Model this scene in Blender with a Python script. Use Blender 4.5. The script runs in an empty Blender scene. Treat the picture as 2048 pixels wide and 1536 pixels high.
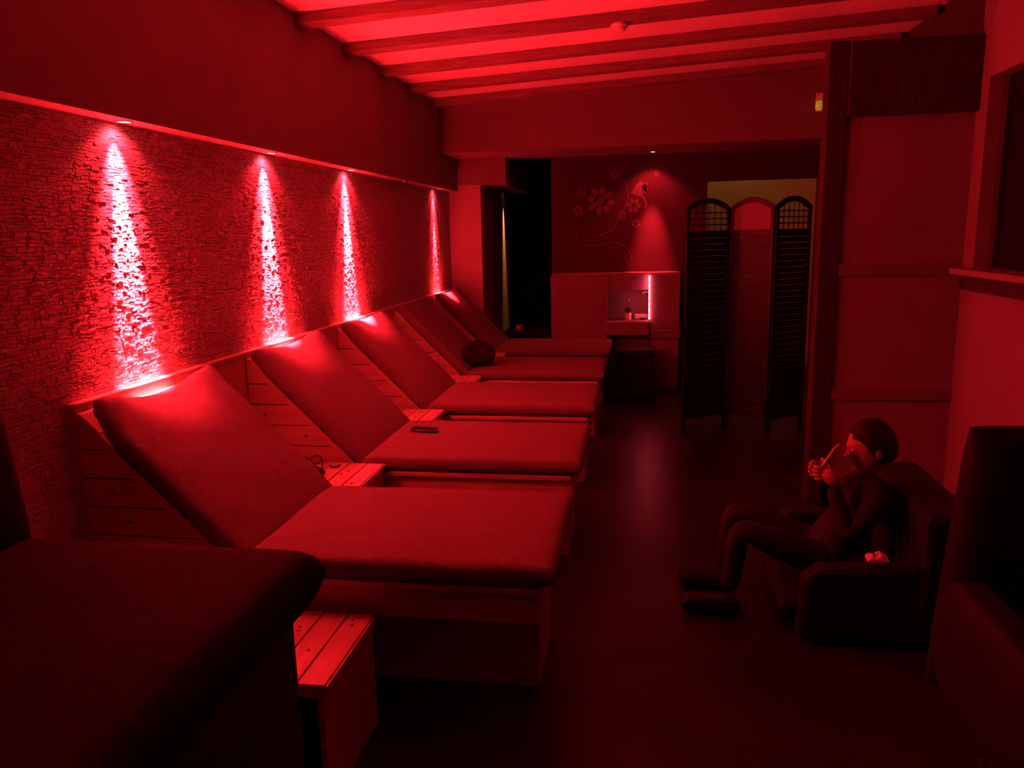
import bpy, bmesh, math, random
from mathutils import Vector, Matrix, noise

random.seed(7)
SC = bpy.context.scene
COL = SC.collection
PI = math.pi

# ------------------------------------------------------------------ camera, world, exposure
H = 1.75
yaw, pitch, roll = math.radians(-9.5), math.radians(11.0), math.radians(-1.3)
fw = Vector((math.sin(yaw) * math.cos(pitch), math.cos(yaw) * math.cos(pitch), -math.sin(pitch)))
rt = Vector((math.cos(yaw), -math.sin(yaw), 0))
up = rt.cross(fw)
rt2 = math.cos(roll) * rt + math.sin(roll) * up
up2 = -math.sin(roll) * rt + math.cos(roll) * up
cam_data = bpy.data.cameras.new('camera')
cam = bpy.data.objects.new('camera', cam_data)
COL.objects.link(cam)
M3 = Matrix((rt2, up2, -fw)).transposed()
cam.matrix_world = Matrix.Translation((0, 0, H)) @ M3.to_4x4()
cam_data.sensor_fit = 'HORIZONTAL'
cam_data.sensor_width = 36.0
cam_data.lens = 36.0 * 1538.0 / 2048.0
cam_data.clip_start = 0.05
SC.camera = cam

world = bpy.data.worlds.new('world')
SC.world = world
world.use_nodes = True
world.node_tree.nodes['Background'].inputs[0].default_value = (0, 0, 0, 1)
world.node_tree.nodes['Background'].inputs[1].default_value = 0.0

SC.view_settings.view_transform = 'Standard'
SC.view_settings.look = 'None'
SC.view_settings.gamma = 1.0
SC.view_settings.use_curve_mapping = False
SC.view_settings.exposure = 3.95
try:
    SC.cycles.use_guiding = True
    SC.cycles.max_bounces = 7
    SC.cycles.diffuse_bounces = 5
except Exception:
    pass

RED = (1.0, 0.014, 0.026)          # gel colour of the wall washers
CORE_W = 2100.0                    # narrow beam of each wall washer
FLOOD_W = 1.1                      # spill of each wall washer

# ------------------------------------------------------------------ materials
MAT = {}
def mat(name, color, rough=0.7, spec=0.3, noise_scale=None, noise_amt=0.15, bump=0.0, bump_scale=None,
        stretch=(1, 1, 1), metallic=0.0, emit=None, emit_strength=0.0, coat=0.0, ring=False):
    m = bpy.data.materials.new(name)
    m.use_nodes = True
    nt = m.node_tree
    b = nt.nodes['Principled BSDF']
    b.inputs['Roughness'].default_value = rough
    b.inputs['Specular IOR Level'].default_value = spec
    b.inputs['Metallic'].default_value = metallic
    b.inputs['Base Color'].default_value = (*color, 1)
    if coat:
        b.inputs['Coat Weight'].default_value = coat
        b.inputs['Coat Roughness'].default_value = 0.25
    if emit:
        b.inputs['Emission Color'].default_value = (*emit, 1)
        b.inputs['Emission Strength'].default_value = emit_strength
    if noise_scale:
        tc = nt.nodes.new('ShaderNodeTexCoord')
        mp = nt.nodes.new('ShaderNodeMapping')
        mp.inputs['Scale'].default_value = stretch
        nt.links.new(tc.outputs['Object'], mp.inputs['Vector'])
        if ring:
            tx = nt.nodes.new('ShaderNodeTexWave')
            tx.inputs['Scale'].default_value = noise_scale
            tx.inputs['Distortion'].default_value = 6.0
            tx.inputs['Detail'].default_value = 3.0
            tx.inputs['Detail Scale'].default_value = 1.5
        else:
            tx = nt.nodes.new('ShaderNodeTexNoise')
            tx.inputs['Scale'].default_value = noise_scale
            tx.inputs['Detail'].default_value = 6.0
        nt.links.new(mp.outputs['Vector'], tx.inputs['Vector'])
        fac = tx.outputs['Fac'] if 'Fac' in tx.outputs else tx.outputs[0]
        cr = nt.nodes.new('ShaderNodeValToRGB')
        cr.color_ramp.elements[0].position = 0.3
        cr.color_ramp.elements[1].position = 0.7
        cr.color_ramp.elements[0].color = (*[c * (1 - noise_amt) for c in color], 1)
        cr.color_ramp.elements[1].color = (*[min(1, c * (1 + noise_amt)) for c in color], 1)
        nt.links.new(fac, cr.inputs['Fac'])
        nt.links.new(cr.outputs['Color'], b.inputs['Base Color'])
        if bump:
            bn = nt.nodes.new('ShaderNodeBump')
            bn.inputs['Strength'].default_value = bump
            bn.inputs['Distance'].default_value = 0.004
            if bump_scale:
                t2 = nt.nodes.new('ShaderNodeTexNoise')
                t2.inputs['Scale'].default_value = bump_scale
                t2.inputs['Detail'].default_value = 5.0
                nt.links.new(tc.outputs['Object'], t2.inputs['Vector'])
                nt.links.new(t2.outputs['Fac'], bn.inputs['Height'])
            else:
                nt.links.new(fac, bn.inputs['Height'])
            nt.links.new(bn.outputs['Normal'], b.inputs['Normal'])
    MAT[name] = m
    return m

mat('plaster', (0.40, 0.38, 0.36), 0.9, 0.2, 6.0, 0.06, 0.25, 60)
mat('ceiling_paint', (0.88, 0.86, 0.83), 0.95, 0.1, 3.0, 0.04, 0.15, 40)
mat('joist_wood', (0.22, 0.18, 0.15), 0.7, 0.25, 5.0, 0.25, 0.2, None, (1, 9, 9))
mat('stone', (0.45, 0.425, 0.39), 0.95, 0.12, 28.0, 0.14, 0.5, 120)
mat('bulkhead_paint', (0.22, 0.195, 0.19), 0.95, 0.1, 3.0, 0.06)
mat('wood', (0.50, 0.39, 0.28), 0.42, 0.45, 3.0, 0.16, 0.25, None, (1.2, 14, 14))
mat('wood_y', (0.50, 0.39, 0.28), 0.42, 0.45, 3.0, 0.18, 0.25, None, (14, 1.2, 14))
mat('wood_knot', (0.16, 0.09, 0.05), 0.6, 0.3, 30.0, 0.3)
mat('dark_wood', (0.05, 0.037, 0.032), 0.6, 0.25, 4.0, 0.3, 0.2, None, (10, 10, 1))
mat('cushion', (0.17, 0.13, 0.12), 0.85, 0.2, 40.0, 0.10, 0.35, 380)
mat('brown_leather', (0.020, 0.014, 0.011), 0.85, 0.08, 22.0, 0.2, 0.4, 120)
mat('black_leather', (0.016, 0.013, 0.017), 0.65, 0.2, 22.0, 0.2, 0.4, 120)
mat('floor_tile', (0.024, 0.018, 0.016), 0.34, 0.4, 2.2, 0.35, 0.08, 14)
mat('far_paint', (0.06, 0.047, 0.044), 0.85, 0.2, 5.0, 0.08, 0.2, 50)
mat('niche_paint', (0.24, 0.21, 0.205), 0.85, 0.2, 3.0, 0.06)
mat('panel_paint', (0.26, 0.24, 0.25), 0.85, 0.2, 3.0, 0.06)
mat('rail_paint', (0.20, 0.17, 0.17), 0.8, 0.2, 3.0, 0.06)
mat('mural_paint', (0.15, 0.125, 0.12), 0.7, 0.3, 20.0, 0.1)
mat('metal', (0.72, 0.72, 0.72), 0.25, 0.5, 40.0, 0.05, metallic=1.0)
mat('white_plastic', (0.8, 0.8, 0.78), 0.4, 0.5, 30.0, 0.03)
mat('black_plastic', (0.02, 0.02, 0.022), 0.35, 0.5, 30.0, 0.2)
mat('screen_lacquer', (0.014, 0.010, 0.009), 0.4, 0.3, 12.0, 0.4, 0.3, None, (1, 1, 12))
mat('screen_slat', (0.014, 0.010, 0.009), 0.45, 0.3, 18.0, 0.4)
mat('dark_fabric', (0.030, 0.022, 0.026), 0.9, 0.15, 60.0, 0.3, 0.4, 300)
mat('jeans', (0.022, 0.02, 0.03), 0.9, 0.15, 60.0, 0.3)
mat('skin', (0.42, 0.27, 0.21), 0.55, 0.35, 18.0, 0.06)
mat('hair', (0.018, 0.012, 0.01), 0.6, 0.3, 60.0, 0.4, 0.5, None, (1, 1, 8))
mat('paper', (0.72, 0.70, 0.68), 0.8, 0.2, 30.0, 0.05)
mat('glass_dark', (0.008, 0.008, 0.014), 0.12, 0.5, 3.0, 0.2)
mat('lens', (0.05, 0.05, 0.05), 0.08, 0.5, 4.0, 0.1)
mc = mat('clear_glass', (0.95, 0.95, 0.95), 0.03, 0.5)
mc.node_tree.nodes['Principled BSDF'].inputs['Transmission Weight'].default_value = 1.0
mc.node_tree.nodes['Principled BSDF'].inputs['IOR'].default_value = 1.08
mat('red_glow', (0.9, 0.3, 0.3), 0.4, 0.3, emit=(1.0, 0.12, 0.16), emit_strength=2.5)
mat('amber_glow', (0.9, 0.7, 0.4), 0.4, 0.3, emit=(1.0, 0.62, 0.35), emit_strength=0.08)
mat('strip_glow', (0.9, 0.4, 0.4), 0.4, 0.3, emit=(1.0, 0.06, 0.09), emit_strength=4.0)
mat('green_glow', (0.6, 0.7, 0.1), 0.4, 0.3, emit=(0.45, 0.42, 0.03), emit_strength=0.022)
mat('leaf', (0.10, 0.14, 0.04), 0.5, 0.4, 8.0, 0.3)
mat('terracotta', (0.10, 0.06, 0.05), 0.8, 0.2, 14.0, 0.2)
mat('tan_wall', (0.62, 0.50, 0.34), 0.9, 0.15, 4.0, 0.08, 0.2, 50)
mat('phone_body', (0.05, 0.04, 0.045), 0.2, 0.6, 4.0, 0.1)

# ------------------------------------------------------------------ mesh helpers
def box(bm, x0, x1, y0, y1, z0, z1):
    v = [bm.verts.new(p) for p in ((x0, y0, z0), (x1, y0, z0), (x1, y1, z0), (x0, y1, z0),
                                   (x0, y0, z1), (x1, y0, z1), (x1, y1, z1), (x0, y1, z1))]
    for f in ((0, 3, 2, 1), (4, 5, 6, 7), (0, 1, 5, 4), (1, 2, 6, 5), (2, 3, 7, 6), (3, 0, 4, 7)):
        bm.faces.new([v[i] for i in f])
    return v

def prism(bm, poly, axis, a, b):
    """poly: 2-D outline; axis 'y' -> (x,z) outline swept in y, 'z' -> (x,y) in z, 'x' -> (y,z) in x"""
    def P(p, t):
        if axis == 'y': return (p[0], t, p[1])
        if axis == 'z': return (p[0], p[1], t)
        return (t, p[0], p[1])
    va = [bm.verts.new(P(p, a)) for p in poly]
    vb = [bm.verts.new(P(p, b)) for p in poly]
    bm.faces.new(va); bm.faces.new(vb[::-1])
    n = len(poly)
    for i in range(n):
        bm.faces.new((va[i], vb[i], vb[(i + 1) % n], va[(i + 1) % n]))

def tube(bm, pts, r, n=8, cap=True):
    rings = []
    pts = [Vector(p) for p in pts]
    for i, p in enumerate(pts):
        d = (pts[min(i + 1, len(pts) - 1)] - pts[max(i - 1, 0)]).normalized()
        a = d.orthogonal().normalized() if abs(d.z) > 0.99 else d.cross(Vector((0, 0, 1))).normalized()
        b = d.cross(a)
        rr = r[i] if isinstance(r, (list, tuple)) else r
        rings.append([bm.verts.new(p + rr * (math.cos(2 * PI * k / n) * a + math.sin(2 * PI * k / n) * b)) for k in range(n)])
    for i in range(len(rings) - 1):
        for k in range(n):
            bm.faces.new((rings[i][k], rings[i][(k + 1) % n], rings[i + 1][(k + 1) % n], rings[i + 1][k]))
    if cap:
        bm.faces.new(rings[0][::-1]); bm.faces.new(rings[-1])

def lathe(bm, prof, n=20, cx=0, cy=0, cap=True):
    rings = [[bm.verts.new((cx + r * math.cos(2 * PI * k / n), cy + r * math.sin(2 * PI * k / n), z)) for k in range(n)] for r, z in prof]
    for i in range(len(rings) - 1):
        for k in range(n):
            bm.faces.new((rings[i][k], rings[i][(k + 1) % n], rings[i + 1][(k + 1) % n], rings[i + 1][k]))
    if cap:
        bm.faces.new(rings[0][::-1]); bm.faces.new(rings[-1])

def pad(bm, L, W, T, nx=30, ny=24, p=16, q=2.6, disp=None, M=None, edge_sag=None):
    """rounded cushion, x along L, y along W, centred, with an optional relief on the upper face"""
    def mp(i, n):
        a = -1 + 2 * i / n
        return math.copysign(1 - (1 - abs(a)) ** 1.6, a)
    def h(s, t):
        return (max(0.0, 1 - abs(s) ** p) * max(0.0, 1 - abs(t) ** p)) ** (1 / q)
    top, bot = {}, {}
    for i in range(nx + 1):
        for j in range(ny + 1):
            s, t = mp(i, nx), mp(j, ny)
            e = h(s, t)
            x, y = L / 2 * s, W / 2 * t
            zt, zb = T / 2 * e, -T / 2 * e
            if disp: zt += disp(s, t, x, y) * min(1, e)
            v = Vector((x, y, zt)); w = Vector((x, y, zb))
            if edge_sag:
                o = edge_sag(s, t); v += o; w += o
            if M: v = M @ v; w = M @ w
            top[i, j] = bm.verts.new(v)
            bot[i, j] = top[i, j] if i in (0, nx) or j in (0, ny) else bm.verts.new(w)
    for i in range(nx):
        for j in range(ny):
            bm.faces.new((top[i, j], top[i + 1, j], top[i + 1, j + 1], top[i, j + 1]))
            f = [bot[i, j], bot[i, j + 1], bot[i + 1, j + 1], bot[i + 1, j]]
            try: bm.faces.new(f)
            except ValueError: pass

def finish(name, bm, material, parent=None, loc=None, smooth=False, bevel=0.0):
    bmesh.ops.recalc_face_normals(bm, faces=bm.faces)
    me = bpy.data.meshes.new(name)
    bm.to_mesh(me); bm.free()
    me.materials.append(MAT[material])
    if smooth:
        for p in me.polygons: p.use_smooth = True
    o = bpy.data.objects.new(name, me)
    COL.objects.link(o)
    if loc: o.location = loc
    if parent: o.parent = parent
    if bevel:
        b = o.modifiers.new('bevel', 'BEVEL'); b.width = bevel; b.segments = 2; b.limit_method = 'ANGLE'
    return o

def B(name, x0, x1, y0, y1, z0, z1, material, parent=None, bevel=0.0):
    bm = bmesh.new(); box(bm, x0, x1, y0, y1, z0, z1)
    return finish(name, bm, material, parent, bevel=bevel)

def tag(o, label, cat, group=None, kind=None):
    o['label'] = label
    if cat: o['category'] = cat
    if group: o['group'] = group
    if kind: o['kind'] = kind
    return o

def struct(o, label):
    o['kind'] = 'structure'; o['label'] = label
    return o

def thing(name, label, cat, loc=(0, 0, 0), rz=0, group=None):
    o = bpy.data.objects.new(name, None)
    o.empty_display_size = 0.1
    COL.objects.link(o)
    o.location = loc; o.rotation_euler = (0, 0, rz)
    return tag(o, label, cat, group)

def dup(o, parent=None):
    c = o.copy(); COL.objects.link(c); c.parent = parent
    for ch in list(o.children): dup(ch, c)
    return c

# ================================================================== SETTING
struct(B('floor', -2.6, 2.4, -2.0, 13.0, -0.1, 0.0, 'floor_tile'), 'dark glossy tiled floor of the relaxation room')

# ceiling: slightly pitched slab, rising to the right, with dark joists under it
def cz(x): return 3.13 + 0.045 * (x + 0.15)
bm = bmesh.new()
prism(bm, [(-2.6, cz(-2.6)), (2.4, cz(2.4)), (2.4, cz(2.4) + 0.1), (-2.6, cz(-2.6) + 0.1)], 'y', -2.0, 13.0)
ceil = struct(finish('ceiling', bm, 'ceiling_paint'), 'pale plaster ceiling crossed by dark joists')
yj = 5.30
for k in range(-9, 4):
    y = yj + 0.745 * k
    bm = bmesh.new()
    prism(bm, [(-2.02, cz(-2.02) - 0.062), (2.0, cz(2.0) - 0.062), (2.0, cz(2.0)), (-2.02, cz(-2.02))], 'y', y, y + 0.13)
    finish('joist', bm, 'joist_wood', ceil, bevel=0.006)

# left wall: backing with split-face stone cladding
wl = struct(B('wall_left', -2.3, -2.112, -2.0, 8.6, 0, 3.3, 'plaster'), 'left wall clad in rough split-face stone strips')
rows = []
rng = random.Random(3)
z = 0.30
stones = []
while z < 2.232:
    hh = rng.uniform(0.009, 0.017)
    z1 = min(z + hh, 2.232)
    y = 1.2 - rng.random() * 0.05
    yend = 8.6 if z > 1.155 else 2.49
    while y < yend:
        ll = rng.uniform(0.014, 0.048)
        d = rng.uniform(0.0, 0.0017) + (0.0025 if rng.random() < 0.10 else 0)
        stones.append((y, min(y + ll, yend), z, z1, d, rng.random()))
        y += ll
    z = z1
def stone_geo(bm, y0, y1, z0, z1, d, s):
    r = random.Random(s)
    g = 0.0002
    x0 = -2.112
    def wp(yy, zz):
        n1 = noise.noise(Vector((yy * 22, zz * 22, 1.3))); n2 = noise.noise(Vector((yy * 22, zz * 22, 8.1)))
        n3 = noise.noise(Vector((yy * 60, zz * 60, 4.2)))
        k = min(1.0, (1.0 if zz < 1.14 else max(0.0, (zz - 1.166) / 0.02)), max(0.0, (2.230 - zz) / 0.02))
        return (yy + 0.010 * n1, zz + k * (0.011 * n2 + 0.004 * n3))
    q = []
    for (yy, zz) in ((y0 + g, z0 + g), (y1 - g, z0 + g), (y1 - g, z1 - g), (y0 + g, z1 - g)):
        q.append(wp(yy, zz))
    back = [bm.verts.new((x0, a, b)) for a, b in q]
    ins = 0.0008
    cy, czz = sum(a for a, b in q) / 4, sum(b for a, b in q) / 4
    front = [bm.verts.new((x0 + 0.004 + d + r.uniform(-0.0005, 0.0005), a + math.copysign(ins, cy - a), b + math.copysign(ins, czz - b))) for a, b in q]
    c = bm.verts.new((x0 + 0.0045 + d + r.uniform(-0.0008, 0.0012), cy + r.uniform(-.25, .25) * (y1 - y0), czz + r.uniform(-.2, .2) * (z1 - z0)))
    for i in range(4):
        j = (i + 1) % 4
        bm.faces.new((back[i], back[j], front[j], front[i]))
        bm.faces.new((front[i], front[j], c))
# the 300 that show largest in the picture: the near end of the wall, biggest faces first
def px_size(s):
    ym = (s[0] + s[1]) / 2
    if ym < 2.45: return 0
    return (s[1] - s[0]) * (s[3] - s[2]) / (ym ** 3)
order = sorted(range(len(stones)), key=lambda i: -px_size(stones[i]))
single = set(order[:300])
for i in order[:300]:
    bm = bmesh.new(); stone_geo(bm, *stones[i]); finish('stone', bm, 'stone', wl)
bm = bmesh.new()
for i, s in enumerate(stones):
    if i not in single: stone_geo(bm, *s)
st = finish('stone_cladding', bm, 'stone', wl)
st['kind'] = 'stuff'; st['label'] = 'small split-face stone strips covering the wall'

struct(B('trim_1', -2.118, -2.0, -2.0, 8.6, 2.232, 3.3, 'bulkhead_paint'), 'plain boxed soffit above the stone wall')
tr2 = struct(B('trim_2', -2.118, -2.066, 2.49, 8.6, 0.0, 1.15, 'wood'), 'plain wooden back panel along the foot of the stone wall')
B('ledge_strip', -2.118, -2.058, 2.49, 8.6, 1.15, 1.165, 'wood_y', tr2)
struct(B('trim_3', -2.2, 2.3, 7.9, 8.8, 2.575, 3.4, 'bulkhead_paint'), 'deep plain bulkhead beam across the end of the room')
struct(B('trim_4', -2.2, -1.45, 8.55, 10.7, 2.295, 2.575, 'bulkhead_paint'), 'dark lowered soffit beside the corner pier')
struct(B('wall_pier', -2.3, -1.745, 8.6, 10.5, 0, 2.295, 'plaster'), 'plain plaster pier at the end of the stone wall')

# far wall with doorway on the right
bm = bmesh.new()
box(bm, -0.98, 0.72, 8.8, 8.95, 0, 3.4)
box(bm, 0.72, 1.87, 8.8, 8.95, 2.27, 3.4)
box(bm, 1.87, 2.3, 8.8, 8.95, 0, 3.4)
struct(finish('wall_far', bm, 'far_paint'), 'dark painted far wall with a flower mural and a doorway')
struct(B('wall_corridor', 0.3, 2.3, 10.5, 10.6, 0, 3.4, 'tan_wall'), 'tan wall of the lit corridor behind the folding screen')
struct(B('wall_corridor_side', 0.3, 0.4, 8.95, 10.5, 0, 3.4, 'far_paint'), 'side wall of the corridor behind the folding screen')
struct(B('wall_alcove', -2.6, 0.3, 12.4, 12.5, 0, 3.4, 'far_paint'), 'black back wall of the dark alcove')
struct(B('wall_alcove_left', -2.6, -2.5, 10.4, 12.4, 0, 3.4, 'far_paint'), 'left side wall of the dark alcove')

# right side: partition facing the camera, side wall with window
pw = struct(B('wall_partition', 1.18, 2.05, 5.03, 5.13, 0, 2.80, 'panel_paint'), 'pale panelled partition facing the loungers')
B('post', 1.085, 1.20, 5.008, 5.14, 0, 2.81, 'dark_wood', pw, bevel=0.006)
B('lintel', 1.20, 1.91, 4.98, 5.03, 2.385, 2.80, 'dark_wood', pw, bevel=0.006)
B('rail', 1.20, 1.91, 5.012, 5.03, 1.455, 1.525, 'rail_paint', pw, bevel=0.003)
B('rail', 1.20, 1.91, 5.012, 5.03, 0.68, 0.75, 'rail_paint', pw, bevel=0.003)
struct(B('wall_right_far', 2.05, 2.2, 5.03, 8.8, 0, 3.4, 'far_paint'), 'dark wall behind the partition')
bm = bmesh.new()
box(bm, 1.91, 2.05, -2.0, 5.03, 0, 1.46)
box(bm, 1.91, 2.05, 4.88, 5.03, 1.46, 3.4)
box(bm, 1.91, 2.05, -2.0, 4.88, 2.55, 3.4)
box(bm, 1.91, 2.05, -2.0, 1.6, 1.46, 2.55)
struct(finish('wall_right', bm, 'panel_paint'), 'plain right wall with a dark window')
wn = struct(B('window_1', 2.0, 2.03, 1.6, 4.88, 1.50, 2.55, 'glass_dark'), 'unlit black window in the right wall')
B('window_frame', 1.985, 2.0, 4.82, 4.88, 1.50, 2.55, 'dark_wood', wn)
B('window_frame', 1.985, 2.0, 3.30, 3.36, 1.50, 2.55, 'dark_wood', wn)
B('window_sill', 1.80, 2.0, 1.6, 4.93, 1.465, 1.50, 'panel_paint', wn, bevel=0.004)
B('sill_shadow_strip', 1.86, 1.91, 1.6, 4.93, 1.375, 1.465, 'dark_wood', wn)  # dark strip standing in for the shadow under the sill slab
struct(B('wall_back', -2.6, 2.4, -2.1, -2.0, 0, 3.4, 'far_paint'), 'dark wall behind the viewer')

# ================================================================== LOUNGERS
ZS = 0.538                                  # top of the seat board
def u_end(z): return 0.60 - (z - 0.53)      # sloping front of the side cladding
def make_lounger(i, head):
    """head 0: smooth cover; 1: loose cover with pulled-up corner; 2: smooth with a small crease"""
    r = thing('spa_lounger', '', 'lounger')
    rr = random.Random(20 + i)
    # near side: horizontal planks, each its own board
    zz = 0.10
    while zz < 1.08:
        z1 = min(zz + 0.112, 1.115)
        a, b = zz + 0.0025, z1 - 0.0025
        ua = u_end(a) if a > 0.53 else 0.60 + (0.0 if a > 0.44 else 0.0)
        ub = u_end(b) if b > 0.53 else 0.60
        poly = [(0.0, a), (ua, a)]
        if a < 0.53 < b: poly.append((0.60, 0.53))
        poly += [(max(ub, 0.01), b), (0.0, b)]
        bm = bmesh.new(); prism(bm, poly, 'y', 0.0 + rr.uniform(0, .002), 0.022)
        finish('side_plank', bm, 'wood', r, bevel=0.002)
        if rr.random() < 0.5 and ua > 0.25:
            bm = bmesh.new()
            cx = rr.uniform(0.08, ua - 0.1); zc = (a + b) / 2
            prism(bm, [(cx + 0.009 * math.cos(t * PI / 4), zc + 0.007 * math.sin(t * PI / 4)) for t in range(8)], 'y', -0.0012, 0.004)
            finish('knot', bm, 'wood_knot', r)
        zz = z1
    # far side as one board
    bm = bmesh.new(); prism(bm, [(0, 0.1), (0.6, 0.1), (0.6, 0.53), (0.02, 1.11), (0, 1.11)], 'y', 0.83, 0.85)
    finish('end_panel', bm, 'wood', r)
    # sloping board that carries the back cushion
    bm = bmesh.new()
    prism(bm, [(0.0, 1.105), (0.60, 0.505), (0.62, 0.525), (0.02, 1.125)], 'y', 0.001, 0.856)
    bb = finish('backrest_board', bm, 'wood', r, bevel=0.003)
    bm = bmesh.new(); prism(bm, [(0.06 + .008 * math.cos(t * PI / 4) , 1.086 - .008 * math.cos(t * PI / 4)) for t in range(0, 8, 4)] + [(0.07, 1.078), (0.066, 1.08)], 'y', 0.004, 0.012)
    finish('knot', bm, 'wood_knot', bb)
    # seat base
    B('seat_board', 0.58, 1.73, -0.02, 0.85, ZS - 0.025, ZS, 'wood', r, bevel=0.003)
    B('side_rail', 0.62, 1.71, 0.0, 0.03, 0.395, ZS - 0.027, 'wood', r, bevel=0.003)
    B('side_rail', 0.62, 1.71, 0.82, 0.85, 0.395, ZS - 0.027, 'wood', r, bevel=0.003)
    B('foot_rail', 1.71, 1.735, 0.0, 0.85, 0.395, ZS - 0.027, 'wood', r, bevel=0.003)
    B('plinth', 1.02, 1.69, 0.24, 0.64, 0.0, 0.385, 'wood', r, bevel=0.003)
    off = 0.0
    # exposed head block beside the cushion
    bm = bmesh.new()
    prism(bm, [(0.0, 1.10), (0.0, 1.132), (0.022, 1.130), (0.092, 1.060), (0.070, 1.035)], 'y', 0.002, 0.10)
    finish('head_block', bm, 'wood', r, bevel=0.002)
    # cushions
    ph = rr.uniform(0, 10)
    def disp_seat(s, t, x, y):
        n = noise.noise(Vector((x * 5 + ph, y * 7, 1))) * 0.006 + noise.noise(Vector((x * 16 + ph, y * 5 - x * 3, 4))) * 0.0025
        return n + 0.006 * (1 - s * s) * (1 - t * t)
    bm = bmesh.new()
    M = Matrix.Translation((1.205, 0.385, ZS + 0.042))
    pad(bm, 1.16, 0.83, 0.084, 40, 30, 26, 2.6, disp_seat, M)
    finish('seat_cushion', bm, 'cushion', r, smooth=True)
    L = 0.86
    c45 = math.sqrt(0.5)
    # frame: local x runs down the slope, y across, z out of the slope
    ex = Vector((c45, 0, -c45)); ez = Vector((c45, 0, c45)); ey = Vector((0, 1, 0))
    topp = Vector((-0.012, 0, 1.137))
    cen = topp + ex * (L / 2 + 0.005) + ez * 0.045 + ey * (0.418 + off)
    M = Matrix((( ex.x, ey.x, ez.x, cen.x), (ex.y, ey.y, ez.y, cen.y), (ex.z, ey.z, ez.z, cen.z), (0, 0, 0, 1)))
    def disp_back(s, t, x, y):
        n = noise.noise(Vector((x * 4 + ph, y * 6, 7))) * 0.007 + noise.noise(Vector((x * 12, y * 9 + ph, 2))) * 0.002
        n += 0.010 * (1 - s * s) * (1 - t * t)
        up_ = max(0, (-s - 0.35) / 0.65)
        if head == 1:
            n += 0.034 * up_ * math.exp(-((t - 0.72 - 0.15 * s) / 0.14) ** 2)
            n -= 0.034 * up_ * math.exp(-((t + 0.15) / 0.42) ** 2)
            n += 0.014 * up_ * math.exp(-((t - 0.30) / 0.06) ** 2)
            n += 0.013 * up_ * math.exp(-((t + 0.75 + 0.5 * (s + 1)) / 0.08) ** 2)
        else:
            a_ = 2.2 if head == 2 else 1.0
            n += 0.014 * a_ * up_ * math.exp(-((t - 0.62) / 0.16) ** 2) - 0.014 * a_ * up_ * math.exp(-((t + 0.1) / 0.4) ** 2)
        return n
    def sag(s, t):
        w = max(0, -s - 0.6) / 0.4
        k = {0: 0.018, 1: 0.055, 2: 0.028}[head]
        return Vector((k * w * (1 - t * t), (0.085 if head == 1 else 0.03) * max(0, (-s - 0.5) / 0.5) * max(0, -t), 0.012 * w * (t > 0.5) * (head > 0)))
    bm = bmesh.new()
    pad(bm, L, 0.85, 0.085, 44, 34, 24, 2.6, disp_back, M, sag)
    bc = finish('back_cushion', bm, 'cushion', r, smooth=True)
    # small ties along the near edge of the back cushion
    for d in (0.30, 0.55, 0.78):
        p = topp + ex * d + ey * -0.006 + ez * 0.035
        bm = bmesh.new(); tube(bm, [p, p + Vector((0.004, -0.006, -0.012)), p + Vector((0.012, -0.003, -0.022))], 0.005, 6)
        finish('tie', bm, 'dark_fabric', bc)
    return r

SP = 1.276
LY = [2.478 + SP * i for i in range(5)]
lab = ['spa lounger with rumpled cushion cover next to the brown padded bench',
       'spa lounger with a phone lying on its seat cushion',
       'spa lounger with brightly lit cushion top, between the phone lounger and the bag lounger',
       'spa lounger in shade with a dark bag on it',
       'spa lounger standing against the plain plaster pier']
LR = []
for i in range(5):
    r = make_lounger(i, [1, 2, 0, 0, 0][i])
    r.location = (-2.062, LY[i], 0)
    r['label'] = lab[i]; r['group'] = 'row of spa loungers along the stone wall'
    LR.append(r)

# slatted side tables between the loungers
def side_table(y0, y1, xe, zt, label, front='wood'):
    t = thing('plank_table', label, 'table', (-2.06, y0, 0), group='plank tables between the loungers')
    W = xe + 2.06
    n = max(4, round(W / 0.092))
    pw_ = W / n
    d = y1 - y0
    rr = random.Random(int(y0 * 100))
    for k in range(n):
        p = B('plank', k * pw_ + 0.003, (k + 1) * pw_ - 0.003, 0.0, d, zt - 0.022 - rr.uniform(0, .001), zt - rr.uniform(0, .0015), 'wood_y', t, bevel=0.002)
        for q in range(2):
            bm = bmesh.new()
            cx = (k + rr.uniform(.25, .75)) * pw_; cy = rr.uniform(0.04, d - 0.04)
            prism(bm, [(cx + 0.006 * math.cos(a * PI / 4), cy + 0.008 * math.sin(a * PI / 4)) for a in range(8)], 'z', zt - 0.006, zt + 0.0006)
            finish('knot', bm, 'wood_knot', p)
    B('front_edge', W, W + 0.006, 0.0, d, zt - 0.03, zt - 0.004, 'wood_y', t)
    B('front_panel', W - 0.03, W - 0.01, 0.0, d, 0.0, zt - 0.023, front, t)
    B('cross_bar', 0.03, W - 0.03, 0.02, 0.05, zt - 0.06, zt - 0.023, 'wood', t)
    B('cross_bar', 0.03, W - 0.03, d - 0.05, d - 0.02, zt - 0.06, zt - 0.023, 'wood', t)
    return t
names = ['plank side table with eyeglasses left on it',
         'plank side table with a small tumbler behind the phone lounger cushion',
         'plank side table beside the lounger that holds a dark bag',
         'plank side table between the bag lounger and the lounger by the pier']
for i in range(4):
    side_table(LY[i] + 0.862, LY[i + 1] - 0.034, -1.31, 0.585, names[i])
side_table(1.985, LY[0] - 0.05, -0.925, 0.425, 'low varnished plank table beside the brown padded bench')

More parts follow.
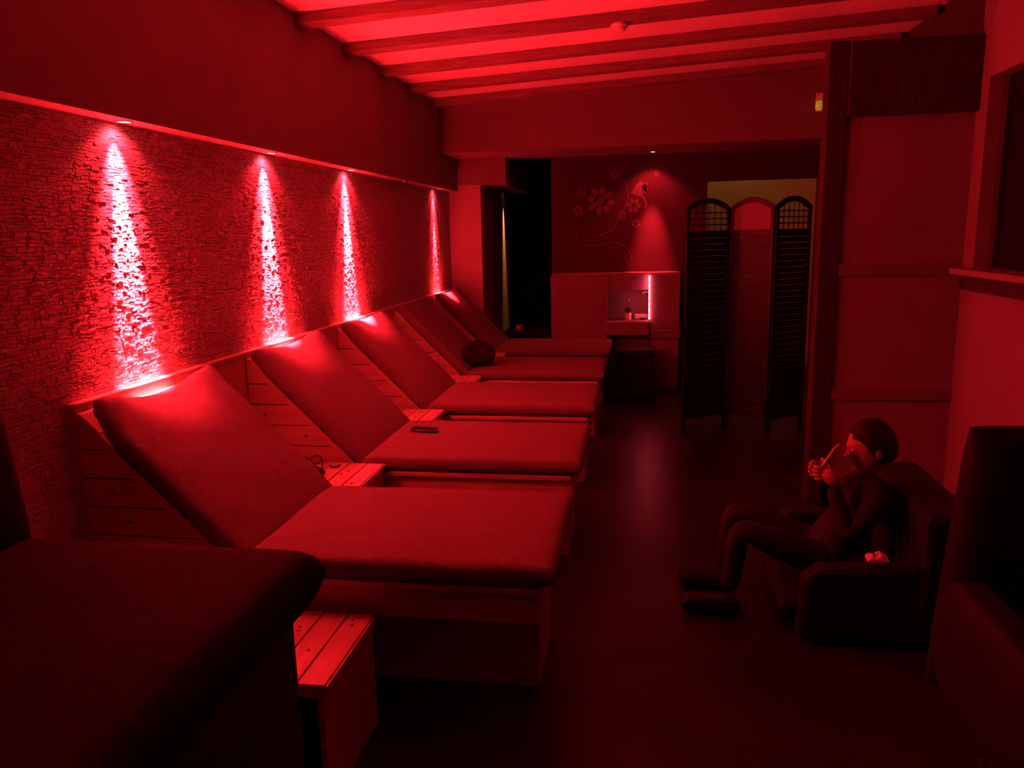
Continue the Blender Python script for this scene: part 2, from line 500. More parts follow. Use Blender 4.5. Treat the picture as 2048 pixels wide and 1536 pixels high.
# ================================================================== FOREGROUND BENCH
t = thing('padded_bench', 'large dark brown padded bench with rounded cushion corners before the first lounger', 'bench', (-1.44, 1.2, 0))
B('base', -0.55, 0.49, -0.75, 0.68, 0.0, 0.74, 'dark_wood', t, bevel=0.02)
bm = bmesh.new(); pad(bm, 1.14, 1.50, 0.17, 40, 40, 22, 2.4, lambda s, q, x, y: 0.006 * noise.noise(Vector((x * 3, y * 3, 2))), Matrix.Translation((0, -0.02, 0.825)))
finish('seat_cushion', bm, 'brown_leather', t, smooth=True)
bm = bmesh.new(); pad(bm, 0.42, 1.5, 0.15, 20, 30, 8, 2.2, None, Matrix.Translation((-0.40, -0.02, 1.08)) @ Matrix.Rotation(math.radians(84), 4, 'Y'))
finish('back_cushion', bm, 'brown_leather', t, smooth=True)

# ================================================================== RIGHT FOREGROUND ARMCHAIR
def armchair(name, label, loc, rz):
    t = thing(name, label, 'armchair', loc, rz)
    # local: faces -x, back at +x... built with back toward -y (seen from behind-left)
    bm = bmesh.new(); pad(bm, 0.62, 0.62, 0.18, 24, 24, 12, 2.2, None, Matrix.Translation((0, 0, 0.38)))
    finish('seat_cushion', bm, 'black_leather', t, smooth=True)
    B('base', -0.30, 0.30, -0.30, 0.30, 0.10, 0.30, 'black_leather', t, bevel=0.03)
    bm = bmesh.new(); pad(bm, 0.98, 0.80, 0.20, 34, 26, 6, 2.0, None, Matrix.Translation((0.34, 0, 0.66)) @ Matrix.Rotation(math.radians(80), 4, 'Y'))
    finish('backrest', bm, 'black_leather', t, smooth=True)
    for s in (-1, 1):
        bm = bmesh.new(); pad(bm, 0.66, 0.14, 0.42, 24, 14, 8, 2.0, None, Matrix.Translation((0, s * 0.36, 0.44)))
        finish('armrest', bm, 'black_leather', t, smooth=True)
        for q in (-1, 1):
            bm = bmesh.new(); tube(bm, [(q * 0.24, s * 0.26, 0.0), (q * 0.23, s * 0.25, 0.13)], [0.018, 0.028], 10)
            finish('leg', bm, 'dark_wood', t)
    return t
armchair('wing_armchair', 'tall black leather armchair with rounded back against the right wall', (1.40, 2.22, -0.0), PI / 2)

# ================================================================== DOWNLIGHTS
def spot(name, parent, color, power, size, blend, rot, radius=0.012, loc=(0, 0, -0.012)):
    ld = bpy.data.lights.new(name, 'SPOT')
    ld.color = color; ld.energy = power; ld.spot_size = math.radians(size); ld.spot_blend = blend; ld.shadow_soft_size = radius
    o = bpy.data.objects.new(name, ld); COL.objects.link(o)
    o.parent = parent; o.location = loc; o.rotation_euler = rot
    return o
def downlight(loc, label, glow, group='recessed downlights in the soffit', r=0.036):
    t = thing('recessed_downlight', label, 'downlight', loc, group=group)
    bm = bmesh.new()
    n = 24
    for a, b, c, d in ((r, 0.0, r, -0.006), (r, -0.006, r * 0.78, -0.006), (r * 0.78, -0.006, r * 0.72, -0.001)):
        ra = [bm.verts.new((a * math.cos(2 * PI * k / n), a * math.sin(2 * PI * k / n), b)) for k in range(n)]
        rb = [bm.verts.new((c * math.cos(2 * PI * k / n), c * math.sin(2 * PI * k / n), d)) for k in range(n)]
        for k in range(n): bm.faces.new((ra[k], ra[(k + 1) % n], rb[(k + 1) % n], rb[k]))
    bmesh.ops.remove_doubles(bm, verts=bm.verts, dist=1e-5)
    finish('trim_ring', bm, 'metal', t, smooth=False)
    bm = bmesh.new(); lathe(bm, [(r * 0.74, -0.001), (r * 0.74, -0.003)], 20)
    finish('lens', bm, glow, t)
    return t
DL = [(2.943, 1.0, 5.6), (4.216, 1.0, 5.4), (5.451, 1.05, 3.4), (6.72, 0.0, 0), (7.906, 0.28, 1.0)]
dn = ['lit red downlight above the rumpled-cover lounger', 'lit red downlight above the lounger with the phone',
      'lit red downlight above the brightly lit lounger cushion', 'unlit downlight above the lounger with the dark bag',
      'lit red downlight above the lounger by the plaster pier']
for (y, k, tl), l in zip(DL, dn):
    t = downlight((-2.047, y, 2.232), l, 'red_glow' if k else 'lens')
    if k:
        spot('beam', t, RED, CORE_W * k, 20, 0.75, (0, math.radians(tl), 0))
        spot('halo', t, RED, CORE_W * 0.028 * k, 52, 1.0, (0, math.radians(12.0), 0))
        spot('spill', t, RED, FLOOD_W * k, 130, 0.5, (0, math.radians(16), 0))
t = downlight((0.13, 8.55, 2.575), 'lit red downlight in the bulkhead before the flower mural', 'red_glow', None)
spot('beam', t, RED, 46.0, 30, 1.0, (math.radians(11), 0, 0), 0.02)
spot('spill', t, RED, 3.0, 100, 0.6, (math.radians(13), 0, 0), 0.02)
t = downlight((-1.69, 10.05, 2.295), 'small warm downlight beside the dark alcove', 'amber_glow', None)
spot('beam', t, (1.0, 0.25, 0.045), 20.0, 22, 1.0, (0, math.radians(4), 0), 0.01)

# corridor lamp behind the screen
t = thing('corridor_lamp', 'small warm ceiling lamp in the corridor behind the folding screen', 'lamp', (1.2, 9.6, cz(1.2) - 0.1))
bm = bmesh.new(); lathe(bm, [(0.09, 0.1), (0.09, 0.02), (0.07, 0.0)], 20); finish('shade', bm, 'white_plastic', t, smooth=False)
ld = bpy.data.lights.new('corridor_bulb_offscreen', 'POINT'); ld.energy = 0.4; ld.color = (1.0, 0.30, 0.08); ld.shadow_soft_size = 0.05
o = bpy.data.objects.new('corridor_bulb_offscreen', ld); COL.objects.link(o); o.parent = t; o.location = (0, 0, -0.1)

# smoke detector on a joist, emergency light
t = thing('smoke_detector', 'round white smoke detector on the ceiling joist', 'detector', (-0.14, 5.365, cz(-0.14) - 0.062))
bm = bmesh.new(); lathe(bm, [(0.055, 0.0), (0.058, -0.014), (0.05, -0.022)], 24); finish('base', bm, 'white_plastic', t)
bm = bmesh.new(); lathe(bm, [(0.044, -0.022), (0.042, -0.036), (0.028, -0.046), (0.01, -0.048)], 24); finish('sensor_dome', bm, 'white_plastic', t, smooth=True)
t = thing('emergency_light', 'small emergency light with glowing green lamp on the bulkhead', 'emergency light', (1.655, 7.9, 2.86))
B('housing', -0.05, 0.05, -0.04, 0.0, -0.05, 0.12, 'white_plastic', t, bevel=0.006)
bm = bmesh.new(); lathe(bm, [(0.012, -0.045), (0.032, -0.035), (0.036, 0.0), (0.030, 0.035), (0.012, 0.042)], 16, -0.025, -0.055); finish('lamp_cover', bm, 'green_glow', t, smooth=True)

# ================================================================== FAR END: mural, counter, stool
t = thing('wall_mural', 'pale painted flower and vine mural on the dark far wall', 'mural', (0, 8.7995, 0))
def flat_tube(pts, w, name='vine'):
    bm = bmesh.new()
    L = []; R = []
    for i, p in enumerate(pts):
        a = Vector(pts[max(i - 1, 0)]); b = Vector(pts[min(i + 1, len(pts) - 1)])
        d = (b - a).normalized(); nrm = Vector((-d.y, d.x)); ww = w * (0.5 + 0.5 * math.sin(PI * (i + 0.5) / len(pts)))
        L.append(Vector(p) + nrm * ww); R.append(Vector(p) - nrm * ww)
    vl = [bm.verts.new((p.x, -0.0015, p.y)) for p in L]; vr = [bm.verts.new((p.x, -0.0015, p.y)) for p in R]
    for i in range(len(pts) - 1): bm.faces.new((vl[i], vl[i + 1], vr[i + 1], vr[i]))
    return finish(name, bm, 'mural_paint', t)
def bez(p0, p1, p2, p3, n=18):
    out = []
    for i in range(n + 1):
        a = i / n; b = 1 - a
        out.append(tuple(b ** 3 * p0[k] + 3 * b * b * a * p1[k] + 3 * b * a * a * p2[k] + a ** 3 * p3[k] for k in (0, 1)))
    return out
def mp2(px, py): return (0.0555 + (px - 1290) * 0.005582, 1.44 + (520 - py) * 0.005565)   # mural layout on the wall, metres
def bezp(*q): return bez(*[mp2(*p) for p in q])
flat_tube(bezp((1155, 455), (1150, 500), (1190, 490), (1216, 486)), 0.006)
flat_tube(bezp((1216, 486), (1240, 480), (1262, 495), (1266, 520)), 0.007)
flat_tube(bezp((1216, 486), (1224, 490), (1226, 496), (1228, 502)), 0.005)
flat_tube(bezp((1236, 490), (1250, 495), (1254, 506), (1253, 522)), 0.005)
flat_tube(bezp((1188, 470), (1215, 472), (1238, 455), (1236, 440)), 0.008)
flat_tube(bezp((1236, 440), (1262, 415), (1262, 370), (1244, 362)), 0.005)
flat_tube(bezp((1268, 392), (1285, 392), (1296, 405), (1290, 420)), 0.013)
def petal_fan(px, py, n, r0, r1, ph=0.0, spread=2 * PI, name='flower'):
    c = mp2(px, py); bm = bmesh.new()
    for k in range(n):
        a = ph + spread * (k + .5) / n; w = spread / n * 0.42
        pts = [(r0, a), ((r0 + r1) * .55, a - w), (r1 * .86, a - w * .6), (r1, a), (r1 * .86, a + w * .6), ((r0 + r1) * .55, a + w)]
        bm.faces.new([bm.verts.new((c[0] + q * math.cos(b), -0.0012, c[1] + q * math.sin(b))) for q, b in pts])
    return finish(name, bm, 'mural_paint', t)
petal_fan(1311, 353, 5, 0.006, 0.032)
petal_fan(1268, 413, 6, 0.015, 0.085, 0.4)
petal_fan(1273, 448, 6, 0.01, 0.055)
petal_fan(1203, 402, 8, 0.03, 0.16, 0.2)
petal_fan(1203, 402, 6, 0.0, 0.08, 0.5)
petal_fan(1232, 352, 5, 0.01, 0.06); petal_fan(1166, 384, 5, 0.01, 0.055); petal_fan(1245, 432, 5, 0.01, 0.05); petal_fan(1158, 420, 5, 0.01, 0.06)
bm = bmesh.new()    # large leaf with ragged tips
outline = [(1263, 389), (1270, 376), (1278, 368), (1283, 364), (1282, 370), (1290, 370), (1298, 373), (1290, 375), (1284, 378), (1289, 386), (1293, 392), (1286, 391), (1291, 402), (1291, 416), (1288, 404), (1280, 395)]
bm.faces.new([bm.verts.new((mp2(*p)[0], -0.0016, mp2(*p)[1])) for p in outline])
bmesh.ops.triangulate(bm, faces=bm.faces)
finish('leaf', bm, 'mural_paint', t)

# counter unit with lit niche
t = thing('niche_counter', 'low painted counter unit with a lit niche under the flower mural', 'counter', (0, 8.46, 0))
Z1 = 1.31
B('side_block', -0.96, -0.345, 0.0, 0.34, 0.0, Z1, 'niche_paint', t, bevel=0.008)
B('side_block', 0.115, 0.435, 0.0, 0.34, 0.70, Z1, 'niche_paint', t, bevel=0.008)
B('upper_shelf', -0.345, 0.115, 0.02, 0.34, 1.13, Z1, 'niche_paint', t, bevel=0.004)
B('niche_back', -0.345, 0.115, 0.31, 0.34, 0.70, 1.13, 'niche_paint', t)
B('worktop', -0.36, 0.115, -0.06, 0.31, 0.64, 0.80, 'niche_paint', t, bevel=0.02)
B('kick_panel', -0.345, 0.115, 0.20, 0.34, 0.0, 0.64, 'niche_paint', t)
cb = B('cabinet', 0.13, 0.435, 0.02, 0.34, 0.0, 0.60, 'niche_paint', t)
d = B('cabinet_door', 0.14, 0.425, 0.0, 0.02, 0.05, 0.58, 'niche_paint', t, bevel=0.004)
bm = bmesh.new(); lathe(bm, [(0.004, 0), (0.010, 0.012), (0.008, 0.020), (0.002, 0.022)], 12); o = finish('knob', bm, 'metal', d, (0.40, 0.0, 0.53), True); o.rotation_euler = (PI / 2, 0, 0)
B('cabinet_top', 0.12, 0.445, -0.01, 0.34, 0.60, 0.70, 'niche_paint', t, bevel=0.01)
for k in range(7):
    B('light_strip', 0.103, 0.113, -0.014, -0.004, 0.815 + k * 0.068, 0.815 + k * 0.068 + 0.058, 'strip_glow', t)
# small fittings in the niche
tp = thing('wall_tap', 'small bright tap on the niche side under the shelf', 'tap', (0.115, 8.60, 1.10))
bm = bmesh.new(); tube(bm, [(0, 0, 0), (-0.05, 0, 0), (-0.075, 0, -0.012), (-0.08, 0, -0.04)], 0.008, 10); finish('spout', bm, 'metal', tp, smooth=True)
bm = bmesh.new(); lathe(bm, [(0.018, -0.016), (0.018, 0.016)], 14); o = finish('rose', bm, 'metal', tp, (-0.004, 0, 0)); o.rotation_euler = (0, PI / 2, 0)
sb = thing('soap_dispenser', 'pale soap dispenser with black pump collar in the lit niche', 'bottle', (-0.115, 8.53, 0.80))
bm = bmesh.new(); lathe(bm, [(0.030, 0.0), (0.034, 0.006), (0.034, 0.075), (0.030, 0.085)], 20); finish('bottle_body', bm, 'white_plastic', sb, smooth=True)
bm = bmesh.new(); lathe(bm, [(0.037, 0.082), (0.037, 0.128), (0.030, 0.134)], 20); finish('collar', bm, 'black_plastic', sb)
bm = bmesh.new(); tube(bm, [(0, 0, 0.13), (0, 0, 0.21), (0.004, -0.02, 0.22), (0.006, -0.05, 0.214)], 0.007, 8); finish('pump', bm, 'metal', sb, smooth=True)
tw = thing('folded_towel', 'pale folded towel on the niche worktop', 'towel', (0.02, 8.66, 0.80))
bm = bmesh.new(); pad(bm, 0.15, 0.12, 0.03, 14, 14, 8, 2, None, Matrix.Translation((0, 0, 0.015))); finish('lower_fold', bm, 'paper', tw, smooth=True)
bm = bmesh.new(); pad(bm, 0.146, 0.115, 0.024, 14, 14, 8, 2, None, Matrix.Translation((0, 0, 0.042))); finish('upper_fold', bm, 'paper', tw, smooth=True)
sd = thing('soap_dish', 'small dark soap dish before the folded towel', 'dish', (0.045, 8.54, 0.80))
bm = bmesh.new(); lathe(bm, [(0.03, 0.0), (0.042, 0.022), (0.038, 0.022), (0.026, 0.006)], 18); finish('bowl', bm, 'dark_wood', sb and sd)
# dark stool in front of the counter
t = thing('storage_stool', 'dark upholstered stool in front of the niche counter', 'stool', (-0.04, 8.15, 0))
B('body', -0.20, 0.20, -0.17, 0.17, 0.03, 0.46, 'black_leather', t, bevel=0.02)
bm = bmesh.new(); pad(bm, 0.42, 0.36, 0.10, 20, 20, 12, 2.2, None, Matrix.Translation((0, 0, 0.505))); finish('seat_pad', bm, 'black_leather', t, smooth=True)
for sx in (-1, 1):
    for sy in (-1, 1):
        B('foot', sx * 0.16 - 0.02, sx * 0.16 + 0.02, sy * 0.13 - 0.02, sy * 0.13 + 0.02, 0, 0.03, 'dark_wood', t)

# ================================================================== FOLDING SCREEN
t = thing('folding_screen', 'black three-panel folding screen with arched lattice tops', 'screen', (0, 0, 0))
V = [(0.38, 6.72), (0.775, 7.02), (1.105, 6.76), (1.44, 7.0)]
def screen_panel(a, b, solid=False):
    a = Vector(a); b = Vector(b); d = (b - a); Wd = d.length - 0.012; d.normalize()
    ang = math.atan2(d.y, d.x)
    p = bpy.data.objects.new('panel', None); COL.objects.link(p); p.parent = t
    p.location = (a.x + d.x * 0.006, a.y + d.y * 0.006, 0); p.rotation_euler = (0, 0, ang)
    st = 0.032; th = 0.022
    def arch(x): return 1.93 + 0.085 * math.sin(PI * min(1, max(0, x / Wd))) ** 0.8
    parts = []
    for x0 in (0, Wd - st):
        B('stile', x0, x0 + st, -th / 2, th / 2, 0, 1.935, 'screen_lacquer', p, bevel=0.004)
    bm = bmesh.new()
    xs = [Wd * k / 16 for k in range(17)]
    prism(bm, [(x, arch(x)) for x in xs] + [(x, arch(x) - 0.045) for x in reversed(xs)], 'y', -th / 2, th / 2)
    finish('arched_rail', bm, 'screen_lacquer', p)
    for zz in (1.70, 0.12):
        B('cross_rail', st, Wd - st, -th / 2, th / 2, zz, zz + 0.045, 'screen_lacquer', p, bevel=0.003)
    if solid:
        bm = bmesh.new()
        xs2 = [st + (Wd - 2 * st) * k / 12 for k in range(13)]
        prism(bm, [(st, 1.745), (Wd - st, 1.745)] + [(x, arch(x) - 0.045) for x in reversed(xs2)], 'y', -0.004, 0.004)
        finish('cloth_inset', bm, 'panel_paint', p)
    # lattice
    n = 0 if solid else 6
    for k in range(1, n):
        x = st + (Wd - 2 * st) * k / n
        bm = bmesh.new(); tube(bm, [(x, 0, 1.745), (x, 0, arch(x) - 0.04)], 0.004, 6); finish('lattice_bar', bm, 'screen_lacquer', p)
    for zz in (() if solid else (1.79, 1.84, 1.89)):
        bm = bmesh.new()
        pts = [(st + (Wd - 2 * st) * k / 24, 0, zz + 0.005 * abs(math.sin(PI * k / 4))) for k in range(25)]
        tube(bm, pts, 0.0055, 6); finish('lattice_bar', bm, 'screen_lacquer', p)
    # woven slats
    zz = 0.17
    while zz < 1.695:
        B('slat', st, Wd - st, -0.006, 0.006, zz, zz + 0.046, 'screen_slat', p, bevel=0.002)
        zz += 0.0505
    return p
for k in range(3): screen_panel(V[k], V[k + 1], k == 1)

# ================================================================== ALCOVE: side table with cup, plant
t = thing('alcove_table', 'low dark table in the alcove beyond the last lounger', 'table', (-1.42, 9.55, 0))
B('top', -0.25, 0.35, -0.2, 0.2, 0.52, 0.56, 'dark_wood', t, bevel=0.005)
for sx in (-0.22, 0.32):
    for sy in (-0.17, 0.17): B('leg', sx - 0.02, sx + 0.02, sy - 0.02, sy + 0.02, 0, 0.52, 'dark_wood', t)
t = thing('cup', 'small pale cup on the dark alcove table', 'cup', (-1.48, 9.45, 0.56))
bm = bmesh.new(); lathe(bm, [(0.028, 0.0), (0.036, 0.03), (0.040, 0.085), (0.036, 0.085), (0.030, 0.01)], 18); finish('cup_body', bm, 'white_plastic', t, smooth=True)
bm = bmesh.new(); tube(bm, [(0.038, 0, 0.07), (0.062, 0, 0.062), (0.06, 0, 0.035), (0.036, 0, 0.028)], 0.005, 8); finish('handle', bm, 'white_plastic', t, smooth=True)
t = thing('potted_palm', 'leafy potted palm in the dark alcove under the warm downlight', 'plant', (-1.25, 11.2, 0))
bm = bmesh.new(); lathe(bm, [(0.15, 0), (0.2, 0.35), (0.21, 0.38), (0.18, 0.38)], 24); finish('pot', bm, 'terracotta', t, smooth=False)
bm = bmesh.new(); tube(bm, [(0, 0, 0.35), (0.01, 0, 0.9), (-0.02, 0, 1.55)], [0.03, 0.024, 0.015], 8); finish('stem', bm, 'terracotta', t)
for k in range(26):
    a = k * 2.4; e = 0.95 - 1.2 * (k / 26); Lf = 0.55 + 0.15 * random.random()
    bm = bmesh.new(); row = []
    for q in range(7):
        f = q / 6
        rx = Lf * f * math.cos(e); rz = 1.5 - 0.02 * k + Lf * f * math.sin(e) - 0.30 * f * f
        w = 0.05 * math.sin(PI * min(1, f * 0.95 + 0.05)) + 0.002
        ctr = Vector((rx * math.cos(a), rx * math.sin(a), rz)); n = Vector((-math.sin(a), math.cos(a), 0))
        row.append((bm.verts.new(ctr + n * w), bm.verts.new(ctr + Vector((0, 0, -0.012))), bm.verts.new(ctr - n * w)))
    for q in range(6):
        bm.faces.new((row[q][0], row[q + 1][0], row[q + 1][1], row[q][1])); bm.faces.new((row[q][1], row[q + 1][1], row[q + 1][2], row[q][2]))
    finish('leaf', bm, 'leaf', t, smooth=True)

# ================================================================== SMALL THINGS ON THE LOUNGERS AND TABLES
t = thing('smartphone', 'dark smartphone lying on the seat cushion of a lounger', 'phone', (-1.24, 4.245, 0.632), math.radians(-6))
bm = bmesh.new(); pad(bm, 0.155, 0.076, 0.012, 16, 12, 10, 2, None, Matrix.Translation((0, 0, 0.006))); finish('body', bm, 'phone_body', t, smooth=True)
B('display', -0.070, 0.070, -0.033, 0.033, 0.0115, 0.0125, 'glass_dark', t)
B('case_edge', -0.077, -0.073, -0.034, 0.034, 0.004, 0.011, 'metal', t)

t = thing('eyeglasses', 'folded eyeglasses resting on the plank table', 'eyeglasses', (-1.70, 3.665, 0.585), math.radians(25))
def ring(cx, r1, r2, zc, n=24): return [(cx + r1 * math.cos(2 * PI * k / n), 0.0, zc + r2 * math.sin(2 * PI * k / n)) for k in range(n + 1)]
for s in (-1, 1):
    bm = bmesh.new(); tube(bm, ring(s * 0.034, 0.027, 0.022, 0.024), 0.003, 6, False); rm = finish('rim', bm, 'black_plastic', t, smooth=True)
    bm = bmesh.new(); bm.faces.new([bm.verts.new(p) for p in ring(s * 0.034, 0.025, 0.020, 0.024)[:-1]]); finish('lens', bm, 'clear_glass', rm)
    bm = bmesh.new(); tube(bm, [(s * 0.062, 0, 0.030), (s * 0.064, -0.05, 0.026), (s * 0.060, -0.11, 0.018), (s * 0.058, -0.135, 0.004)], 0.003, 6); finish('temple', bm, 'black_plastic', t, smooth=True)
bm = bmesh.new(); tube(bm, [(-0.008, 0, 0.028), (0, 0, 0.033), (0.008, 0, 0.028)], 0.003, 6); finish('bridge', bm, 'black_plastic', t)
t = thing('glasses_case', 'soft dark glasses case beside the eyeglasses on the plank table', 'case', (-1.615, 3.50, 0.585), math.radians(-38))
bm = bmesh.new(); pad(bm, 0.16, 0.065, 0.045, 18, 14, 5, 2, None, Matrix.Translation((0, 0, 0.0225))); finish('pouch', bm, 'dark_fabric', t, smooth=True)
bm = bmesh.new(); tube(bm, [(0.03, -0.035, 0.02), (0.03, 0, 0.047), (0.03, 0.035, 0.02)], 0.004, 6); finish('flap_edge', bm, 'black_plastic', t)
t = thing('hair_clip', 'small curved dark hair clip on the plank table', 'clip', (-1.545, 3.625, 0.585), math.radians(10))
bm = bmesh.new(); tube(bm, [(-0.028, 0, 0.012), (-0.016, -0.002, 0.006), (0, -0.003, 0.005), (0.016, -0.002, 0.008), (0.028, 0, 0.016)], [0.004, 0.006, 0.006, 0.006, 0.004], 8); finish('clip_arm', bm, 'black_plastic', t, smooth=True)
bm = bmesh.new(); tube(bm, [(-0.026, 0.004, 0.010), (0, 0.006, 0.005), (0.024, 0.004, 0.010)], 0.003, 6); finish('clip_spring', bm, 'metal', t, smooth=True)
t = thing('tumbler', 'small clear tumbler half hidden behind a lounger cushion', 'glass', (-1.78, 4.86, 0.585))
bm = bmesh.new(); lathe(bm, [(0.024, 0), (0.032, 0.085), (0.029, 0.085), (0.022, 0.008)], 18); finish('tumbler_body', bm, 'clear_glass', t, smooth=True)

t = thing('shoulder_bag', 'soft dark bag slumped on a shaded lounger', 'bag', (-1.39, LY[3] + 0.24, 0.632), math.radians(12))
bm = bmesh.new(); pad(bm, 0.30, 0.24, 0.20, 26, 22, 4, 1.9, lambda s, q, x, y: 0.02 * noise.noise(Vector((x * 9, y * 9, 5))), Matrix.Translation((0, 0, 0.10)))
finish('bag_body', bm, 'dark_fabric', t, smooth=True)
bm = bmesh.new(); tube(bm, [(-0.09, -0.10, 0.12), (-0.07, -0.13, 0.19), (0.0, -0.12, 0.235), (0.07, -0.13, 0.19), (0.09, -0.10, 0.12)], 0.009, 8); finish('strap', bm, 'black_leather', t, smooth=True)

# ================================================================== RECLINING PERSON ON A LOW LOUNGE CHAIR
CH = (1.12, 3.55)
t = thing('lounge_chair', 'low black lounge chair in front of the pale partition', 'chair', (CH[0], CH[1], 0))
bm = bmesh.new(); pad(bm, 0.62, 0.56, 0.14, 24, 22, 12, 2.2, None, Matrix.Translation((-0.19, 0, 0.10))); finish('seat_cushion', bm, 'black_leather', t, smooth=True)
bm = bmesh.new(); prism(bm, [(0.02, 0.16), (0.035, 0.60), (0.24, 0.605), (0.31, 0.46), (0.39, 0.26), (0.40, 0.03), (0.10, 0.03)], 'y', -0.40, 0.40); finish('backrest', bm, 'black_leather', t, bevel=0.03)
for s in (-1, 1):
    bm = bmesh.new(); prism(bm, [(-0.44, 0.03), (0.10, 0.03), (0.03, 0.37), (-0.36, 0.355), (-0.43, 0.30)], 'y', s * 0.34 - 0.05, s * 0.34 + 0.05); finish('armrest', bm, 'black_leather', t, bevel=0.025)
    for q in (-0.38, 0.33):
        B('foot', q - 0.03, q + 0.03, s * 0.33 - 0.02, s * 0.33 + 0.02, 0, 0.03, 'dark_wood', t)

pr = thing('person', 'person in dark clothes reclining in the low chair looking at a phone', 'person', (CH[0], CH[1], 0))
def skin_mesh(name, verts, edges, radii, material, parent, root=0, sub=2):
    me = bpy.data.meshes.new(name); me.from_pydata(verts, edges, [])
    o = bpy.data.objects.new(name, me); COL.objects.link(o); o.parent = parent
    me.materials.append(MAT[material])
    m = o.modifiers.new('skin', 'SKIN'); m.use_smooth_shade = True
    for i, r in enumerate(radii): 
        rr = r if isinstance(r, tuple) else (r, r)
        me.skin_vertices[0].data[i].radius = rr
    me.skin_vertices[0].data[root].use_root = True
    s = o.modifiers.new('sub', 'SUBSURF'); s.levels = sub; s.render_levels = sub
    return o
# x: negative = towards the loungers; person faces -x
hip = (-0.24, 0, 0.275); sh = (-0.075, 0, 0.575)
vs = [hip, (-0.19, 0, 0.37), (-0.13, 0, 0.48), sh, (-0.075, 0, 0.665),
      (-0.085, -0.16, 0.565), (-0.22, -0.225, 0.43), (-0.265, -0.10, 0.625),
      (-0.085, 0.16, 0.565), (-0.22, 0.225, 0.43), (-0.265, 0.08, 0.605),
      (-0.30, -0.09, 0.265), (-0.66, -0.12, 0.42), (-0.70, -0.13, 0.11),
      (-0.30, 0.09, 0.265), (-0.66, 0.12, 0.42), (-0.70, 0.13, 0.11)]
es = [(0, 1), (1, 2), (2, 3), (3, 4), (3, 5), (5, 6), (6, 7), (3, 8), (8, 9), (9, 10), (0, 11), (11, 12), (12, 13), (0, 14), (14, 15), (15, 16)]
rs = [0.115, 0.11, 0.112, 0.095, 0.055, 0.062, 0.045, 0.033, 0.062, 0.045, 0.033, 0.09, 0.062, 0.042, 0.09, 0.062, 0.042]
skin_mesh('body', vs, es, rs, 'dark_fabric', pr)
# shoes
for s, x in ((-0.13, -0.71), (0.13, -0.71)):
    bm = bmesh.new(); pad(bm, 0.27, 0.095, 0.09, 18, 12, 3.5, 2.0, None, Matrix.Translation((x - 0.07, s, 0.046))); finish('shoe', bm, 'black_leather', pr, smooth=True)
# head: facing -x, slightly bowed
def head():
    bm = bmesh.new(); bmesh.ops.create_uvsphere(bm, u_segments=40, v_segments=28, radius=1.0)
    for v in bm.verts:
        x, y, z = v.co
        fx = -x
        v.co.x = x * 0.098; v.co.y = y * 0.076; v.co.z = z * 0.122
        if z < -0.1:
            k = min(1, (-z - 0.1) / 0.9)
            v.co.y *= 1 - 0.28 * k
            v.co.x = v.co.x * (1 - 0.22 * k) - 0.014 * k
        if fx > 0.3:
            # nose, brow, eye sockets, lips, chin on the -x side
            n = math.exp(-(y / 0.17) ** 2) * math.exp(-((z + 0.13) / 0.17) ** 2)
            v.co.x -= 0.026 * n
            for s in (-1, 1):
                v.co.x += 0.011 * math.exp(-((y - s * 0.36) / 0.17) ** 2) * math.exp(-((z - 0.08) / 0.11) ** 2)
            v.co.x -= 0.008 * math.exp(-(y / 0.28) ** 2) * math.exp(-((z + 0.46) / 0.09) ** 2)
            v.co.x -= 0.012 * math.exp(-(y / 0.3) ** 2) * math.exp(-((z + 0.80) / 0.16) ** 2)
            v.co.x -= 0.005 * math.exp(-((z - 0.28) / 0.10) ** 2) * math.exp(-(y / 0.55) ** 2)
    return bm
hd = finish('head', head(), 'skin', pr, (-0.085, 0, 0.775), True); hd.rotation_euler = (0, math.radians(-14), 0)
bm = bmesh.new()
bmesh.ops.create_uvsphere(bm, u_segments=72, v_segments=56, radius=1.0)
for v in bm.verts:
    x, y, z = v.co
    line = -0.62 + 1.05 / (1 + math.exp((x + 0.28) * 9)) + 0.12 * (abs(y) < 0.3)
    f = 1 / (1 + math.exp(-(z - line) * 16))
    k = 0.82 + f * (0.27 + 0.03 * noise.noise(Vector((x * 6, y * 6, z * 6))))
    v.co = Vector((x * 0.098 * k + 0.006, y * 0.077 * k, z * 0.122 * k + 0.002))
finish('hair', bm, 'hair', hd, smooth=True)
for s in (-1, 1):
    bm = bmesh.new(); pad(bm, 0.03, 0.055, 0.018, 10, 10, 3, 2, None, Matrix.Translation((0.008, s * 0.078, -0.012)) @ Matrix.Rotation(PI / 2, 4, 'X')); finish('ear', bm, 'skin', hd, smooth=True)
    bm = bmesh.new(); bmesh.ops.create_uvsphere(bm, u_segments=14, v_segments=10, radius=0.0125)
    finish('eye', bm, 'white_plastic', hd, (-0.082, s * 0.028, 0.010), True)
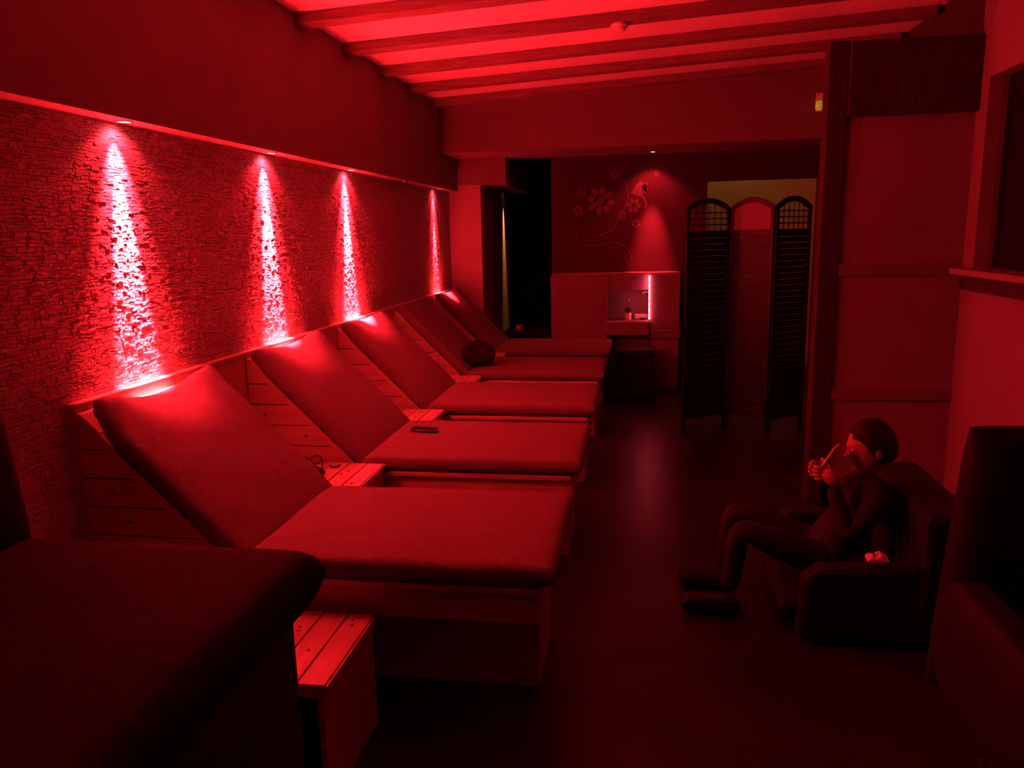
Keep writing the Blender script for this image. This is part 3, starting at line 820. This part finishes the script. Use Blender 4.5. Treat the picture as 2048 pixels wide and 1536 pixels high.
# two hands closed round the phone: palm, four fingers and a thumb each
def hand(side, wrist, palm_c, grip):
    bm = bmesh.new()
    w = Vector(wrist); c = Vector(palm_c)
    tube(bm, [w, w.lerp(c, 0.5), c, c + (c - w) * 0.35], [0.022, 0.030, 0.036, 0.026], 10)
    for k in range(4):
        z = 0.026 - 0.018 * k
        L = [0.9, 1.0, 0.95, 0.75][k]
        b = c + Vector((-0.018, 0, z))
        tube(bm, [b, b + Vector((-0.028 * L, side * 0.004, 0.004)), b + Vector((-0.044 * L, -side * 0.018, 0.002)), b + Vector((-0.040 * L, -side * 0.042 * L, -0.004))], [0.0095, 0.009, 0.0085, 0.007], 8)
    b = c + Vector((0.004, 0, 0.024))
    tube(bm, [b, b + Vector((-0.004, -side * 0.020, 0.022)), b + Vector((-0.016, -side * 0.040, 0.030))], [0.011, 0.010, 0.008], 8)
    return finish('hand', bm, 'skin', pr, smooth=True)
hand(-1, (-0.25, -0.10, 0.625), (-0.275, -0.065, 0.665), None)
hand(1, (-0.25, 0.08, 0.605), (-0.275, 0.055, 0.655), None)
ph = thing('held_phone', 'smartphone held up in front of the reclining person', 'phone', (CH[0] - 0.305, CH[1] - 0.01, 0.655), 0)
ph.rotation_euler = (0, math.radians(28), math.radians(-28))
bm = bmesh.new(); box(bm, -0.005, 0.005, -0.038, 0.038, 0.0, 0.155); finish('body', bm, 'white_plastic', ph, bevel=0.004)
B('display', 0.005, 0.0058, -0.034, 0.034, 0.008, 0.148, 'glass_dark', ph)
bm = bmesh.new(); box(bm, -0.0065, -0.005, 0.012, 0.03, 0.12, 0.145); finish('camera_bump', bm, 'metal', ph)
t = thing('paper_tissue', 'crumpled pale tissue on the side of the low lounge chair', 'tissue', (CH[0] - 0.13, CH[1] - 0.34, 0.368))
bm = bmesh.new(); pad(bm, 0.085, 0.06, 0.045, 14, 14, 3, 2, lambda s, q, x, y: 0.02 * noise.noise(Vector((x * 40, y * 40, 3))), Matrix.Translation((0, 0, 0.02))); finish('tissue_sheet', bm, 'paper', t, smooth=False)
